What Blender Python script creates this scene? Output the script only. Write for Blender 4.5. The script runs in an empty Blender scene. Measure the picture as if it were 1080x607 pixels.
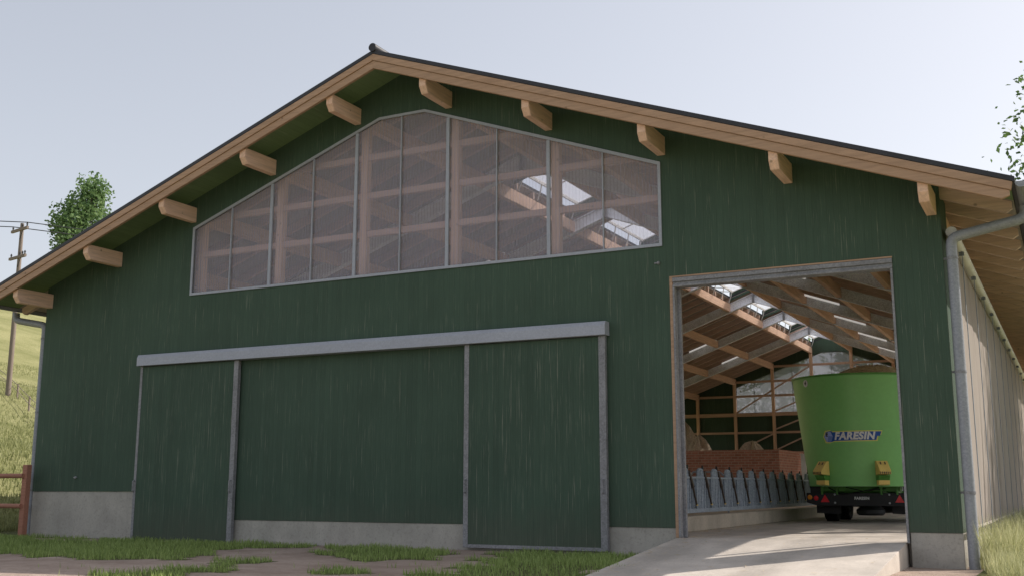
import bpy, math, random
from mathutils import Vector, Matrix
from mathutils.geometry import tessellate_polygon
random.seed(7)
R = math.radians
scn = bpy.context.scene
COL = scn.collection

# ------------------------------------------------------------------ constants
S = 0.3635            # roof slope
ZD = 9.119            # underside of the roof deck at the ridge
W = 10.0              # half width of the barn
L = 43.6              # length of the barn
BAY = 5.45
PX = [1.09, 3.275, 5.475, 7.68, 9.877]   # purlins
GZ = -0.3             # ground in front

# ------------------------------------------------------------------ mesh builder
class MB:
    def __init__(s): s.v = []; s.f = []
    def add(s, vs, fs):
        o = len(s.v); s.v += [tuple(p) for p in vs]; s.f += [tuple(i + o for i in f) for f in fs]
    def box(s, x0, x1, y0, y1, z0, z1):
        s.add([(x0,y0,z0),(x1,y0,z0),(x1,y1,z0),(x0,y1,z0),(x0,y0,z1),(x1,y0,z1),(x1,y1,z1),(x0,y1,z1)],
              [(0,3,2,1),(4,5,6,7),(0,1,5,4),(1,2,6,5),(2,3,7,6),(3,0,4,7)])
    def obox(s, a, b, w, h, up=(0,0,1)):
        a, b = Vector(a), Vector(b); d = (b - a).normalized(); u = Vector(up)
        r = d.cross(u).normalized(); u = r.cross(d).normalized()
        q = []
        for p in (a, b):
            q += [p - r*w/2 - u*h/2, p + r*w/2 - u*h/2, p + r*w/2 + u*h/2, p - r*w/2 + u*h/2]
        s.add(q, [(0,1,2,3),(7,6,5,4),(0,4,5,1),(1,5,6,2),(2,6,7,3),(3,7,4,0)])
    def prism(s, poly, fn, lo, hi, holes=()):
        """poly: 2D points; fn(p,t)->3D; extruded between lo and hi; may have holes."""
        loops = [list(poly)] + [list(h) for h in holes]
        flat = [p for l in loops for p in l]
        n = len(flat)
        o = len(s.v)
        s.v += [tuple(fn(p, lo)) for p in flat] + [tuple(fn(p, hi)) for p in flat]
        for t in tessellate_polygon([[Vector((p[0], p[1], 0)) for p in l] for l in loops]):
            s.f.append(tuple(o + i for i in t)); s.f.append(tuple(o + n + i for i in reversed(t)))
        k = 0
        for l in loops:
            m = len(l)
            for i in range(m):
                a, b = k + i, k + (i + 1) % m
                s.f.append((o + a, o + b, o + n + b, o + n + a))
            k += m
    def slope(s, sg, x0, x1, y0, y1, zb, zt):
        """piece lying in the roof slope: heights zb, zt at the ridge line"""
        q = []
        for z in (zb, zt):
            for (x, y) in ((x0,y0),(x1,y0),(x1,y1),(x0,y1)):
                q.append((sg*x, y, z - S*x))
        f = [(0,3,2,1),(4,5,6,7),(0,1,5,4),(1,2,6,5),(2,3,7,6),(3,0,4,7)]
        s.add(q, f)
    def tube(s, pts, r, n=10, caps=True):
        pts = [Vector(p) for p in pts]
        rs = r if isinstance(r, (list, tuple)) else [r]*len(pts)
        o = len(s.v); prev = None
        for i, p in enumerate(pts):
            if i == 0: d = pts[1] - p
            elif i == len(pts)-1: d = p - pts[i-1]
            else: d = (pts[i+1] - p).normalized() + (p - pts[i-1]).normalized()
            d.normalize()
            if prev is None:
                a = Vector((0,0,1)) if abs(d.z) < .9 else Vector((1,0,0))
                u = d.cross(a).normalized()
            else:
                u = (prev - d*prev.dot(d)).normalized()
            prev = u; w = d.cross(u)
            k = 1.0
            if 0 < i < len(pts)-1:
                c = (pts[i+1]-p).normalized().dot((p-pts[i-1]).normalized()); k = 1/max(.6, math.sqrt((1+c)/2))
            for j in range(n):
                a = 2*math.pi*j/n
                s.v.append(tuple(p + (u*math.cos(a) + w*math.sin(a))*rs[i]*(k if n > 5 else 1)))
        for i in range(len(pts)-1):
            for j in range(n):
                a, b = o+i*n+j, o+i*n+(j+1)%n
                s.f.append((a, b, b+n, a+n))
        if caps:
            s.f.append(tuple(o+j for j in reversed(range(n)))); s.f.append(tuple(o+(len(pts)-1)*n+j for j in range(n)))
    def lathe(s, prof, c, axis='z', n=32):
        o = len(s.v)
        for (r, h) in prof:
            for j in range(n):
                a = 2*math.pi*j/n; u, v = r*math.cos(a), r*math.sin(a)
                p = {'z':(u,v,h),'x':(h,u,v),'y':(u,h,v)}[axis]
                s.v.append((c[0]+p[0], c[1]+p[1], c[2]+p[2]))
        for i in range(len(prof)-1):
            for j in range(n):
                a, b = o+i*n+j, o+i*n+(j+1)%n
                s.f.append((a, b, b+n, a+n))
    def build(s, name, mat, parent=None, smooth=False, bevel=0, label=None):
        me = bpy.data.meshes.new(name); me.from_pydata(s.v, [], s.f); me.update()
        import bmesh
        bm = bmesh.new(); bm.from_mesh(me); bmesh.ops.recalc_face_normals(bm, faces=bm.faces) if len(bm.faces) < 30000 else None
        bm.to_mesh(me); bm.free()
        if mat: me.materials.append(mat)
        o = bpy.data.objects.new(name, me); COL.objects.link(o)
        if parent: o.parent = parent
        if smooth:
            me.polygons.foreach_set('use_smooth', [True]*len(me.polygons))
            try: me.set_sharp_from_angle(angle=R(40))
            except Exception: pass
        if bevel:
            m = o.modifiers.new('bevel', 'BEVEL'); m.width = bevel; m.segments = 1; m.limit_method = 'ANGLE'; m.angle_limit = R(40)
        if label: o['label'] = label
        return o

def tag(o, label, cat, group=None):
    o['label'] = label; o['category'] = cat
    if group: o['group'] = group
    return o
def empty(name, loc, label, cat, group=None):
    o = bpy.data.objects.new(name, None); COL.objects.link(o); o.location = loc; o.empty_display_size = .2
    return tag(o, label, cat, group)
class At:
    """parent wrapper: parts modelled in world coordinates under an empty that stands elsewhere"""
def part(mb, name, mat, parent, **k):
    o = mb.build(name, mat, None, **k)
    o.parent = parent
    # express geometry in the parent's frame
    off = Vector(parent.location); q = parent
    while q.parent: q = q.parent; off += Vector(q.location)
    o.data.transform(Matrix.Translation(-off))
    return o

# ------------------------------------------------------------------ materials
def mat_new(name):
    m = bpy.data.materials.new(name); m.use_nodes = True
    nt = m.node_tree; nt.nodes.clear()
    out = nt.nodes.new('ShaderNodeOutputMaterial')
    return m, nt, out
class NT:
    def __init__(s, nt): s.nt = nt
    def n(s, t, **k):
        x = s.nt.nodes.new('ShaderNode'+t)
        for a, b in k.items():
            if a.startswith('i_'): x.inputs[a[2:].replace('_', ' ')].default_value = b
            else: setattr(x, a, b)
        return x
    def l(s, a, b): s.nt.links.new(a, b)
    def math(s, op, a, b=None, c=None):
        x = s.nt.nodes.new('ShaderNodeMath'); x.operation = op
        for i, v in enumerate((a, b, c)):
            if v is None: continue
            if isinstance(v, (int, float)): x.inputs[i].default_value = v
            else: s.l(v, x.inputs[i])
        return x.outputs[0]
    def pos(s):
        return s.n('NewGeometry').outputs['Position']
    def scaled(s, vec, sc):
        m = s.n('Mapping'); m.inputs['Scale'].default_value = sc; s.l(vec, m.inputs['Vector']); return m.outputs[0]
    def noise(s, vec, scale, detail=4, rough=.55, dist=0):
        x = s.n('TexNoise'); x.inputs['Scale'].default_value = scale; x.inputs['Detail'].default_value = detail
        x.inputs['Roughness'].default_value = rough; x.inputs['Distortion'].default_value = dist
        s.l(vec, x.inputs['Vector']); return x.outputs['Fac']
    def ramp(s, fac, stops):
        x = s.n('ValToRGB'); r = x.color_ramp
        while len(r.elements) < len(stops): r.elements.new(.5)
        for e, (p, c) in zip(r.elements, stops):
            e.position = p; e.color = (c, c, c, 1) if isinstance(c, (int, float)) else (*c, 1)
        s.l(fac, x.inputs[0]); return x.outputs[0]
    def mix(s, fac, a, b, mode='MIX'):
        x = s.n('Mix', data_type='RGBA', blend_type=mode)
        for sock, v in ((x.inputs[0], fac), (x.inputs[6], a), (x.inputs[7], b)):
            if isinstance(v, (int, float)): sock.default_value = v
            elif isinstance(v, tuple): sock.default_value = (*v, 1) if len(v) == 3 else v
            else: s.l(v, sock)
        return x.outputs[2]
    def bsdf(s, out, color, rough=.7, metal=0, height=None, bump=.3, bdist=.01, spec=.3):
        b = s.n('BsdfPrincipled')
        for k, v in (('Base Color', color), ('Roughness', rough), ('Metallic', metal), ('Specular IOR Level', spec)):
            if isinstance(v, (int, float)): b.inputs[k].default_value = v
            elif isinstance(v, tuple): b.inputs[k].default_value = (*v, 1)
            else: s.l(v, b.inputs[k])
        if height is not None:
            u = s.n('Bump'); u.inputs['Strength'].default_value = bump; u.inputs['Distance'].default_value = bdist
            s.l(height, u.inputs['Height']); s.l(u.outputs[0], b.inputs['Normal'])
        if out is not None: s.l(b.outputs[0], out.inputs[0])
        return b

def boards(name, base, streak, across='x', width=.115, along='z'):
    m, nt, out = mat_new(name); N = NT(nt); P = N.pos()
    sep = N.n('SeparateXYZ'); N.l(P, sep.inputs[0])
    ax = sep.outputs['XYZ'.index(across.upper())]
    t = N.math('DIVIDE', ax, width); idx = N.math('FLOOR', t); fr = N.math('FRACT', t)
    wn = N.n('TexWhiteNoise', noise_dimensions='1D'); N.l(idx, wn.inputs['W'])
    edge = N.math('MINIMUM', fr, N.math('SUBTRACT', 1.0, fr))
    groove = N.ramp(edge, [(0.0, .72), (.05, 1.0)])
    sc = [62.0, 62.0, 62.0]; sc['xyz'.index(along)] = .8
    v = N.scaled(P, tuple(sc))
    # shift the streaks from board to board
    cmb = N.n('CombineXYZ'); N.l(N.math('MULTIPLY', wn.outputs['Value'], 40), cmb.inputs['XYZ'.index(along.upper())])
    add = N.n('VectorMath', operation='ADD'); N.l(v, add.inputs[0]); N.l(cmb.outputs[0], add.inputs[1])
    g = N.noise(add.outputs[0], 1.0, 3, .6)
    sc2 = [150.0, 150.0, 150.0]; sc2['xyz'.index(along)] = 2.0
    g2 = N.noise(N.scaled(P, tuple(sc2)), 1.0, 3, .6)
    big = N.noise(P, .55, 3)
    worn = N.ramp(g, [(.635, 0.0), (.675, 1.0)])
    patch = N.ramp(N.noise(P, 1.7, 4), [(.35, .15), (.65, 1.0)])
    fine = N.ramp(g2, [(.62, 0.0), (.70, .6)])
    wear = N.math('MULTIPLY', N.math('MAXIMUM', worn, fine), patch)
    c = N.mix(N.math('MULTIPLY', wn.outputs['Value'], .55), base, tuple(x*.72 for x in base))
    c = N.mix(N.ramp(big, [(.3, 0.0), (.7, .6)]), c, tuple(x*1.3 for x in base))
    c = N.mix(N.ramp(g2, [(.3, .35), (.6, 0.0)]), c, tuple(x*.6 for x in base))
    c = N.mix(N.math('MULTIPLY', wear, .55), c, streak)
    # splash dirt low on the wall
    low = N.ramp(N.math('ADD', sep.outputs[2], N.math('MULTIPLY', N.noise(P, 3.0, 5), .8)), [(.2, .4), (1.2, 0.0)])
    c = N.mix(low, c, (.11, .105, .08))
    c = N.mix(groove, tuple(x*.25 for x in base), c)
    h = N.math('ADD', N.math('MULTIPLY', groove, .6), N.math('MULTIPLY', g2, .35))
    N.bsdf(out, c, .72, 0, h, .55, .008, .25)
    return m

def wood(name, base, along='y', dark=.55, end=False):
    m, nt, out = mat_new(name); N = NT(nt); P = N.pos()
    sc = [9.0, 9.0, 9.0]; sc['xyz'.index(along)] = .55
    oi = N.n('ObjectInfo').outputs['Random']
    cmb = N.n('CombineXYZ'); N.l(N.math('MULTIPLY', oi, 30), cmb.inputs[0]); N.l(N.math('MULTIPLY', oi, 17), cmb.inputs[2])
    add = N.n('VectorMath', operation='ADD'); N.l(P, add.inputs[0]); N.l(cmb.outputs[0], add.inputs[1])
    V = add.outputs[0]
    g = N.noise(N.scaled(V, tuple(sc)), 3.0, 5, .6, .4)
    big = N.noise(V, .9, 3)
    vo = N.n('TexVoronoi', feature='F1'); vo.inputs['Scale'].default_value = 3.0; N.l(V, vo.inputs['Vector'])
    knot = N.ramp(vo.outputs['Distance'], [(.05, 1.0), (.10, 0.0)])
    c = N.ramp(g, [(.3, tuple(x*.74 for x in base)), (.55, base), (.75, tuple(min(1, x*1.14) for x in base))])
    c = N.mix(N.ramp(big, [(.35, 0.0), (.7, .3)]), c, tuple(x*d for x, d in zip(base, (.85, .75, .68))))
    c = N.mix(N.math('MULTIPLY', knot, .7), c, tuple(x*.3 for x in base))
    c = N.mix(N.math('MULTIPLY', oi, .25), c, tuple(x*.75 for x in base))
    N.bsdf(out, c, .7, 0, g, .25, .004, .25)
    return m

def plain(name, base, rough=.6, metal=0, var=.25, scale=6.0, spec=.4, bump=.1, dirt=None):
    m, nt, out = mat_new(name); N = NT(nt); P = N.pos()
    a = N.noise(P, scale, 5, .6); b = N.noise(P, scale*9, 3)
    f = N.math('ADD', N.math('MULTIPLY', a, .7), N.math('MULTIPLY', b, .3))
    c = N.ramp(f, [(.32, tuple(x*(1-var) for x in base)), (.68, tuple(min(1, x*(1+var*.6)) for x in base))])
    if dirt:
        sep = N.n('SeparateXYZ'); N.l(P, sep.inputs[0])
        d = N.ramp(N.math('ADD', sep.outputs[2], N.math('MULTIPLY', a, .8)), [(dirt[0], .55), (dirt[1], 0.0)])
        c = N.mix(d, c, (.2, .17, .13))
    N.bsdf(out, c, rough, metal, b, bump, .003, spec)
    return m

def galvanised(name, base=(.36, .38, .41), metal=.35, k=1.0):
    m, nt, out = mat_new(name); N = NT(nt); P = N.pos()
    vo = N.n('TexVoronoi', feature='F1'); vo.inputs['Scale'].default_value = 38; N.l(P, vo.inputs['Vector'])
    sp = N.n('SeparateColor'); N.l(vo.outputs['Color'], sp.inputs[0])
    a = N.noise(P, 2.2, 5)
    f = N.math('ADD', N.math('MULTIPLY', sp.outputs[0], .35), N.math('MULTIPLY', a, .65))
    c = N.ramp(f, [(.25, tuple(x*(1-.28*k) for x in base)), (.75, tuple(x*(1+.22*k) for x in base))])
    N.bsdf(out, c, .55, metal, a, .1, .003, .4)
    return m

def concrete(name, base=(.30, .295, .28), tracks=False, stain=(.17, .165, .15)):
    m, nt, out = mat_new(name); N = NT(nt); P = N.pos()
    a = N.noise(P, 1.4, 6, .62); b = N.noise(P, 22, 5, .65); d = N.noise(P, 120, 2)
    c = N.ramp(a, [(.3, tuple(x*.78 for x in base)), (.7, tuple(x*1.15 for x in base))])
    c = N.mix(N.ramp(b, [(.52, 0.0), (.75, .5)]), c, stain)
    c = N.mix(N.ramp(d, [(.3, .35), (.55, 0.0)]), c, tuple(x*.6 for x in base))
    if tracks:
        tr = N.noise(N.scaled(P, (2.6, .18, 1)), 1.0, 4, .6)
        c = N.mix(N.ramp(tr, [(.45, 0.0), (.72, .35)]), c, tuple(x*.68 for x in base))
        sx = N.n('SeparateXYZ'); N.l(P, sx.inputs[0])
        wob = N.math('MULTIPLY', N.noise(N.scaled(P, (.3, .5, 1)), 1.0, 3), .5)
        for tx in (6.25, 7.95):
            dd = N.math('ABSOLUTE', N.math('SUBTRACT', N.math('ADD', sx.outputs[0], wob), tx))
            tread = N.math('MULTIPLY', N.ramp(dd, [(.16, .42), (.34, 0.0)]), N.ramp(b, [(.3, .3), (.6, 1.0)]))
            c = N.mix(tread, c, tuple(x*.5 for x in base))
        fl = N.noise(N.scaled(P, (14, 7, 1)), 1.0, 3, .7)
        c = N.mix(N.ramp(fl, [(.70, 0.0), (.76, .6)]), c, (.22, .17, .09))
    else:
        dr = N.noise(N.scaled(P, (5, 5, .5)), 1.0, 4, .6)
        c = N.mix(N.ramp(dr, [(.5, 0.0), (.75, .4)]), c, tuple(x*.7 for x in base))
        moss = N.ramp(N.noise(P, 3.1, 5, .7), [(.62, 0.0), (.75, .35)])
        c = N.mix(moss, c, (.16, .16, .09))
    N.bsdf(out, c, .85, 0, N.math('ADD', b, N.math('MULTIPLY', d, .5)), .35, .006, .2)
    return m

def leaf_mat(name, lo, hi, trans=.35):
    m, nt, out = mat_new(name); N = NT(nt); P = N.pos()
    geo = N.n('NewGeometry')
    big = N.noise(P, .8, 3)
    f = N.math('ADD', N.math('MULTIPLY', geo.outputs['Random Per Island'], .6), N.math('MULTIPLY', big, .4))
    c = N.ramp(f, [(.15, lo), (.8, hi)])
    b = N.bsdf(None, c, .55, 0, spec=.3)
    t = N.n('BsdfTranslucent'); N.l(c, t.inputs[0])
    mx = N.n('MixShader'); mx.inputs[0].default_value = trans
    N.l(b.outputs[0], mx.inputs[1]); N.l(t.outputs[0], mx.inputs[2]); N.l(mx.outputs[0], out.inputs[0])
    return m

def twinwall(name, clear, tint):
    """twin-wall sheet: fine upright ribs, partly see-through"""
    m, nt, out = mat_new(name); N = NT(nt); P = N.pos()
    sep = N.n('SeparateXYZ'); N.l(P, sep.inputs[0])
    fr = N.math('FRACT', N.math('DIVIDE', sep.outputs[0], .068))
    rib = N.ramp(fr, [(0.0, 1.0), (.25, 0.0), (.75, 0.0), (1.0, 1.0)])
    st = N.noise(N.scaled(P, (3, 3, .5)), 1.0, 4)
    tr = N.n('BsdfTransparent'); tr.inputs[0].default_value = (.94, .94, .97, 1)
    b = N.bsdf(None, tint, .45, 0, rib, .05, .002, .3)
    tl = N.n('BsdfTranslucent'); tl.inputs[0].default_value = (*tint, 1)
    m1 = N.n('MixShader'); m1.inputs[0].default_value = .4; N.l(b.outputs[0], m1.inputs[1]); N.l(tl.outputs[0], m1.inputs[2])
    fac = N.math('ADD', N.math('MULTIPLY', rib, .06), N.math('ADD', 1 - clear, N.math('MULTIPLY', st, .03)))
    mx = N.n('MixShader'); N.l(fac, mx.inputs[0]); N.l(tr.outputs[0], mx.inputs[1]); N.l(m1.outputs[0], mx.inputs[2])
    N.l(mx.outputs[0], out.inputs[0])
    return m

def net(name, base):
    """woven wind-break net: open face-on, dense at a slant"""
    m, nt, out = mat_new(name); N = NT(nt); P = N.pos()
    sep = N.n('SeparateXYZ'); N.l(P, sep.inputs[0])
    a = N.noise(N.scaled(P, (1, 3, .35)), 1.0, 4)
    fold = N.n('TexWave', wave_type='BANDS', bands_direction='Y'); fold.inputs['Scale'].default_value = .8
    fold.inputs['Distortion'].default_value = 2.0; N.l(N.scaled(P, (1, 1, .12)), fold.inputs['Vector'])
    c = N.ramp(a, [(.3, tuple(x*.85 for x in base)), (.7, base)])
    ds = N.ramp(N.math('ADD', sep.outputs[2], N.noise(P, 2.0, 4)), [(.5, .45), (1.6, 0.0)])
    c = N.mix(ds, c, (.3, .26, .2))
    b = N.bsdf(None, c, .8, 0, fold.outputs['Fac'], .3, .03, .1)
    tl = N.n('BsdfTranslucent'); N.l(c, tl.inputs[0])
    m1 = N.n('MixShader'); m1.inputs[0].default_value = .25; N.l(b.outputs[0], m1.inputs[1]); N.l(tl.outputs[0], m1.inputs[2])
    tr = N.n('BsdfTransparent')
    lw = N.n('LayerWeight'); lw.inputs['Blend'].default_value = .5
    fac = N.ramp(lw.outputs['Facing'], [(.45, .14), (.88, 1.0)])
    mx = N.n('MixShader'); N.l(fac, mx.inputs[0]); N.l(tr.outputs[0], mx.inputs[1]); N.l(m1.outputs[0], mx.inputs[2])
    N.l(mx.outputs[0], out.inputs[0])
    return m

def brick(name):
    m, nt, out = mat_new(name); N = NT(nt); P = N.pos()
    sep = N.n('SeparateXYZ'); N.l(P, sep.inputs[0]); cmb = N.n('CombineXYZ')
    N.l(N.math('ADD', sep.outputs[0], sep.outputs[1]), cmb.inputs[0]); N.l(sep.outputs[2], cmb.inputs[1])
    br = N.n('TexBrick'); br.inputs['Scale'].default_value = 1.0; br.inputs['Brick Width'].default_value = .34
    br.inputs['Row Height'].default_value = .13; br.inputs['Mortar Size'].default_value = .012
    br.inputs['Color1'].default_value = (.50, .22, .15, 1); br.inputs['Color2'].default_value = (.36, .15, .10, 1)
    br.inputs['Mortar'].default_value = (.5, .4, .33, 1); N.l(cmb.outputs[0], br.inputs['Vector'])
    n = N.noise(P, 4, 5); c = N.mix(N.ramp(n, [(.35, .4), (.7, 0.0)]), br.outputs[0], (.25, .13, .10))
    N.bsdf(out, c, .85, 0, br.outputs['Fac'], -.4, .01, .2)
    return m

M = {}
M['green'] = boards('green_painted_boards', (.058, .096, .068), (.40, .38, .31))
M['soffit'] = boards('green_soffit_boards', (.17, .25, .12), (.4, .44, .3), 'x', .14, 'y')
M['deck'] = boards('lightened_brown_boarding', (.34, .30, .27), (.4, .35, .3), 'y', .14, 'x')  # brown instead of the soffit green, lightened to brighten the ceiling inside
M['wood'] = wood('spruce_beam', (.86, .585, .435), 'y')
M['woodx'] = wood('spruce_rafter', (.66, .49, .41), 'x')
M['fascia'] = wood('shade_toned_fascia', (.49, .32, .215), 'x')  # the beams' spruce, darkened: weaker light on the front put into the colour
M['rail'] = wood('shade_toned_rail', (.62, .42, .32), 'x')  # darkened wood: the dimmer light on the rails is put into the colour
M['woodz'] = wood('spruce_framing', (.80, .54, .38), 'z')
M['steel'] = galvanised('galvanised_steel', (.25, .25, .265), .15)
M['steeld'] = galvanised('dull_galvanised_frame', (.85, .88, .95), .0)
M['gate'] = galvanised('galvanised_feed_fence', (.32, .37, .44), .12)
M['gate_dark'] = galvanised('dark_infill_sheet', (.15, .17, .20), .1)  # darker tone sets the infill plates apart from the loops
M['alu'] = galvanised('pale_aluminium_trim', (.39, .41, .47), .1, .35)
M['pipe'] = galvanised('zinc_rainwater_pipe', (.30, .315, .35), .2, .6)
M['black'] = plain('black_roof_sheet', (.035, .035, .042), .5, 0, .3, 3)
M['concrete'] = concrete('plinth_concrete', (.44, .415, .375))
M['slab'] = concrete('floor_concrete', (.63, .565, .50), True, (.36, .32, .27))
M['kerb'] = concrete('kerb_concrete', (.52, .46, .38))
M['pane'] = twinwall('twin_wall_sheet', .80, (.84, .82, .95))
M['pane_rear'] = twinwall('grey_twin_wall_sheet', .40, (.36, .38, .42))  # greyer and less clear than the front panes
def sheet_mat():
    m, nt, out = mat_new('clear_ridge_sheet'); N = NT(nt); P = N.pos()
    tr = N.n('BsdfTransparent'); tl = N.n('BsdfTranslucent'); tl.inputs[0].default_value = (.8, .8, .82, 1)
    c = N.ramp(N.noise(P, 1.5, 5), [(.3, (.55, .55, .55)), (.7, (.78, .78, .79))]); b = N.bsdf(None, c, .3)
    a = N.n('MixShader'); a.inputs[0].default_value = .88; N.l(b.outputs[0], a.inputs[1]); N.l(tl.outputs[0], a.inputs[2])
    x = N.n('MixShader'); x.inputs[0].default_value = .42; N.l(tr.outputs[0], x.inputs[1]); N.l(a.outputs[0], x.inputs[2]); N.l(x.outputs[0], out.inputs[0])
    return m
M['ridge'] = sheet_mat()
M['net'] = net('beige_windbreak_net', (.44, .385, .345))
M['white'] = plain('white_plastic', (.72, .70, .67), .5, 0, .12, 2)
M['hem'] = plain('beige_hem', (.34, .30, .25), .8)
M['cable'] = plain('grey_cable', (.20, .22, .25), .6)
M['brick'] = brick('red_brick')
M['straw'] = plain('straw', (.58, .49, .38), .9, 0, .5, 14, .1, .8)
M['feed'] = plain('chopped_feed', (.72, .57, .34), .95, 0, .5, 22, .1, 1)
M['tub'] = plain('green_lacquer', (.25, .58, .19), .36, 0, .09, 1.2, .5, .02, (.55, 1.35))
M['lip'] = plain('dark_green_lacquer', (.09, .28, .05), .4, 0, .1)
M['yellow'] = plain('yellow_plastic', (.85, .62, .18), .5, 0, .12)
M['blackpaint'] = plain('black_paint', (.012, .012, .014), .45, 0, .3, 5)
M['rubber'] = plain('tyre_rubber', (.02, .02, .021), .85, 0, .3, 9, .2, .3)
M['rim'] = plain('grey_rim', (.4, .42, .44), .45, .4)
M['red'] = plain('red_reflector', (.7, .03, .04), .25, 0, .1)
M['orange'] = plain('orange_lens', (.75, .28, .03), .2, 0, .1)
M['letter'] = plain('white_lettering', (.8, .8, .8), .5, 0, .05)
M['blue'] = plain('badge_blue', (.02, .10, .42), .4, 0, .08)
M['badge_yellow'] = plain('badge_yellow', (.85, .8, .2), .4, 0, .08)
M['lilac'] = plain('badge_pale_blue', (.40, .48, .85), .4, 0, .08)
M['lilacd'] = plain('badge_mid_blue', (.2, .28, .65), .4, 0, .08)
M['redwood'] = wood('stained_fence_timber', (.42, .20, .14), 'x')
M['pole'] = wood('grey_pole_timber', (.25, .205, .175), 'z')
M['dark'] = plain('dark_metal', (.05, .052, .055), .5, .3)
M['rust'] = plain('dark_lock_bar', (.11, .085, .07), .6, .2)
M['tube'] = plain('white_tube_lamp', (.75, .74, .74), .35, 0, .04)
for _n in M['tube'].node_tree.nodes:
    if _n.type == 'BSDF_PRINCIPLED': _n.inputs['Emission Color'].default_value = (1, .97, .93, 1); _n.inputs['Emission Strength'].default_value = .3
M['bark'] = plain('bark', (.13, .10, .08), .9, 0, .5, 10, .2, .6)
M['leaf1'] = leaf_mat('leaves_mid_green', (.075, .15, .06), (.26, .38, .15))
M['leaf2'] = leaf_mat('leaves_birch', (.05, .11, .035), (.20, .31, .09))
M['grass'] = leaf_mat('short_grass', (.15, .22, .05), (.38, .48, .16), .25)
M['tallgrass'] = leaf_mat('tall_pale_grass', (.32, .34, .14), (.68, .66, .38), .3)
M['hillgrass'] = leaf_mat('hill_grass', (.20, .22, .08), (.36, .37, .17), .3)

# ground
def ground_mat():
    m, nt, out = mat_new('ground_earth_and_grass'); N = NT(nt); P = N.pos()
    at = N.n('Attribute', attribute_name='grass').outputs['Fac']
    n1 = N.noise(P, 1.1, 6, .65); n2 = N.noise(P, 9, 6, .7); n3 = N.noise(P, 60, 4, .7)
    dirt = N.ramp(n1, [(.3, (.34, .255, .205)), (.7, (.54, .43, .36))])
    dirt = N.mix(N.ramp(n2, [(.5, 0.0), (.75, .6)]), dirt, (.26, .19, .15))
    dirt = N.mix(N.ramp(n3, [(.62, 0.0), (.72, .7)]), dirt, (.55, .49, .43))
    cl = N.noise(P, .22, 6, .65)
    gr = N.ramp(cl, [(.32, (.20, .205, .085)), (.62, (.38, .36, .185))])
    gr = N.mix(N.ramp(n2, [(.4, .5), (.65, 0.0)]), gr, (.15, .16, .05))
    gr = N.mix(N.ramp(n3, [(.6, 0.0), (.75, .35)]), gr, (.5, .46, .25))
    under = N.mix(N.ramp(n2, [(.4, 0.0), (.7, 1.0)]), (.10, .12, .045), (.19, .18, .09))
    f1 = N.math('MULTIPLY', at, 2.0); x = N.n('Clamp'); N.l(f1, x.inputs[0])
    y = N.n('Clamp'); N.l(N.math('SUBTRACT', N.math('MULTIPLY', at, 2.0), 1.0), y.inputs[0])
    fz = N.math('GREATER_THAN', N.math('ADD', x.outputs[0], N.math('MULTIPLY', N.math('SUBTRACT', n2, .5), .9)), .5)
    c = N.mix(fz, dirt, under); c = N.mix(y.outputs[0], c, gr)
    N.bsdf(out, c, .95, 0, N.math('ADD', n2, N.math('MULTIPLY', n3, .6)), .7, .05, .1)
    return m
M['ground'] = ground_mat()

# ------------------------------------------------------------------ terrain
def smooth(a, b, t):
    if b < a: return 1 - smooth(b, a, t)
    t = min(1, max(0, (t-a)/(b-a))); return t*t*(3-2*t)
HT = [(0, 0), (3, .35), (8.6, 2.1), (25, 4.9), (39, 7.7), (64, 14.6), (95, 24), (130, 28), (500, 30)]
def interp(t):
    if t <= 0: return 0
    for (a, p), (b, q) in zip(HT, HT[1:]):
        if t <= b: return p + (q-p)*(t-a)/(b-a)
    return HT[-1][1]
def gz(x, y):
    z = GZ
    z += interp(-(x + 10.6))*smooth(-40, -4, y)
    z -= .06*smooth(6, 10, x)*smooth(-6, 0, y)
    z += .25*smooth(10.5, 12.5, x)*smooth(-2, 6, y) + .02*max(0, x-13)
    z += .06*math.sin(x*.7)*math.sin(y*.5+1)*smooth(.5, 3, -y)*.4
    z -= .34*smooth(-2.6, -6, y)*smooth(3.6, 5.6, x)*smooth(12, 10, x)
    if x < -14: z += .5*math.sin(x*.11+1)*math.sin(y*.09) * smooth(14, 40, -x)
    if y > 48: z += smooth(48, 120, y)*1.5
    return z
PATCH = [
 [(-16,-3.2),(-6.2,-4.3),(-4.93,-4.69),(-2.6,-5.4),(-1.5,-5.2),(-.72,-4.29),(-2.2,-2.33),(-2.5,-1.42),(-1.5,-.95),(-1.5,-.05),(-16,-.05)],
 [(.1,-6.6),(.38,-6.1),(-.28,-4.0),(.13,-3.7),(.5,-4.6),(1.0,-5.64),(1.3,-7.4),(.3,-7.4)],
 [(-1.2,-.2),(.4,-2.7),(1.5,-3.3),(2.4,-2.5),(1.9,-1.2),(1.0,-.35),(1.0,-.1)],
 [(1.7,-4.7),(2.3,-5.5),(3.0,-5.3),(2.55,-4.4)],
 [(3.9,-5.8),(3.7,-4.9),(3.9,-4.2),(3.1,-2.1),(2.7,-.9),(2.7,-.1),(5.58,-.1),(5.58,-3.5),(6.6,-4.9),(7.6,-6.5),(4.5,-7.4)],
]
def inpoly(x, y, p):
    c = False; j = len(p)-1
    for i in range(len(p)):
        if (p[i][1] > y) != (p[j][1] > y) and x < (p[j][0]-p[i][0])*(y-p[i][1])/(p[j][1]-p[i][1]) + p[i][0]: c = not c
        j = i
    return c
HOLE = (-7.9, -.8, 1.1, .45)     # bare spot by the left plinth
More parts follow.
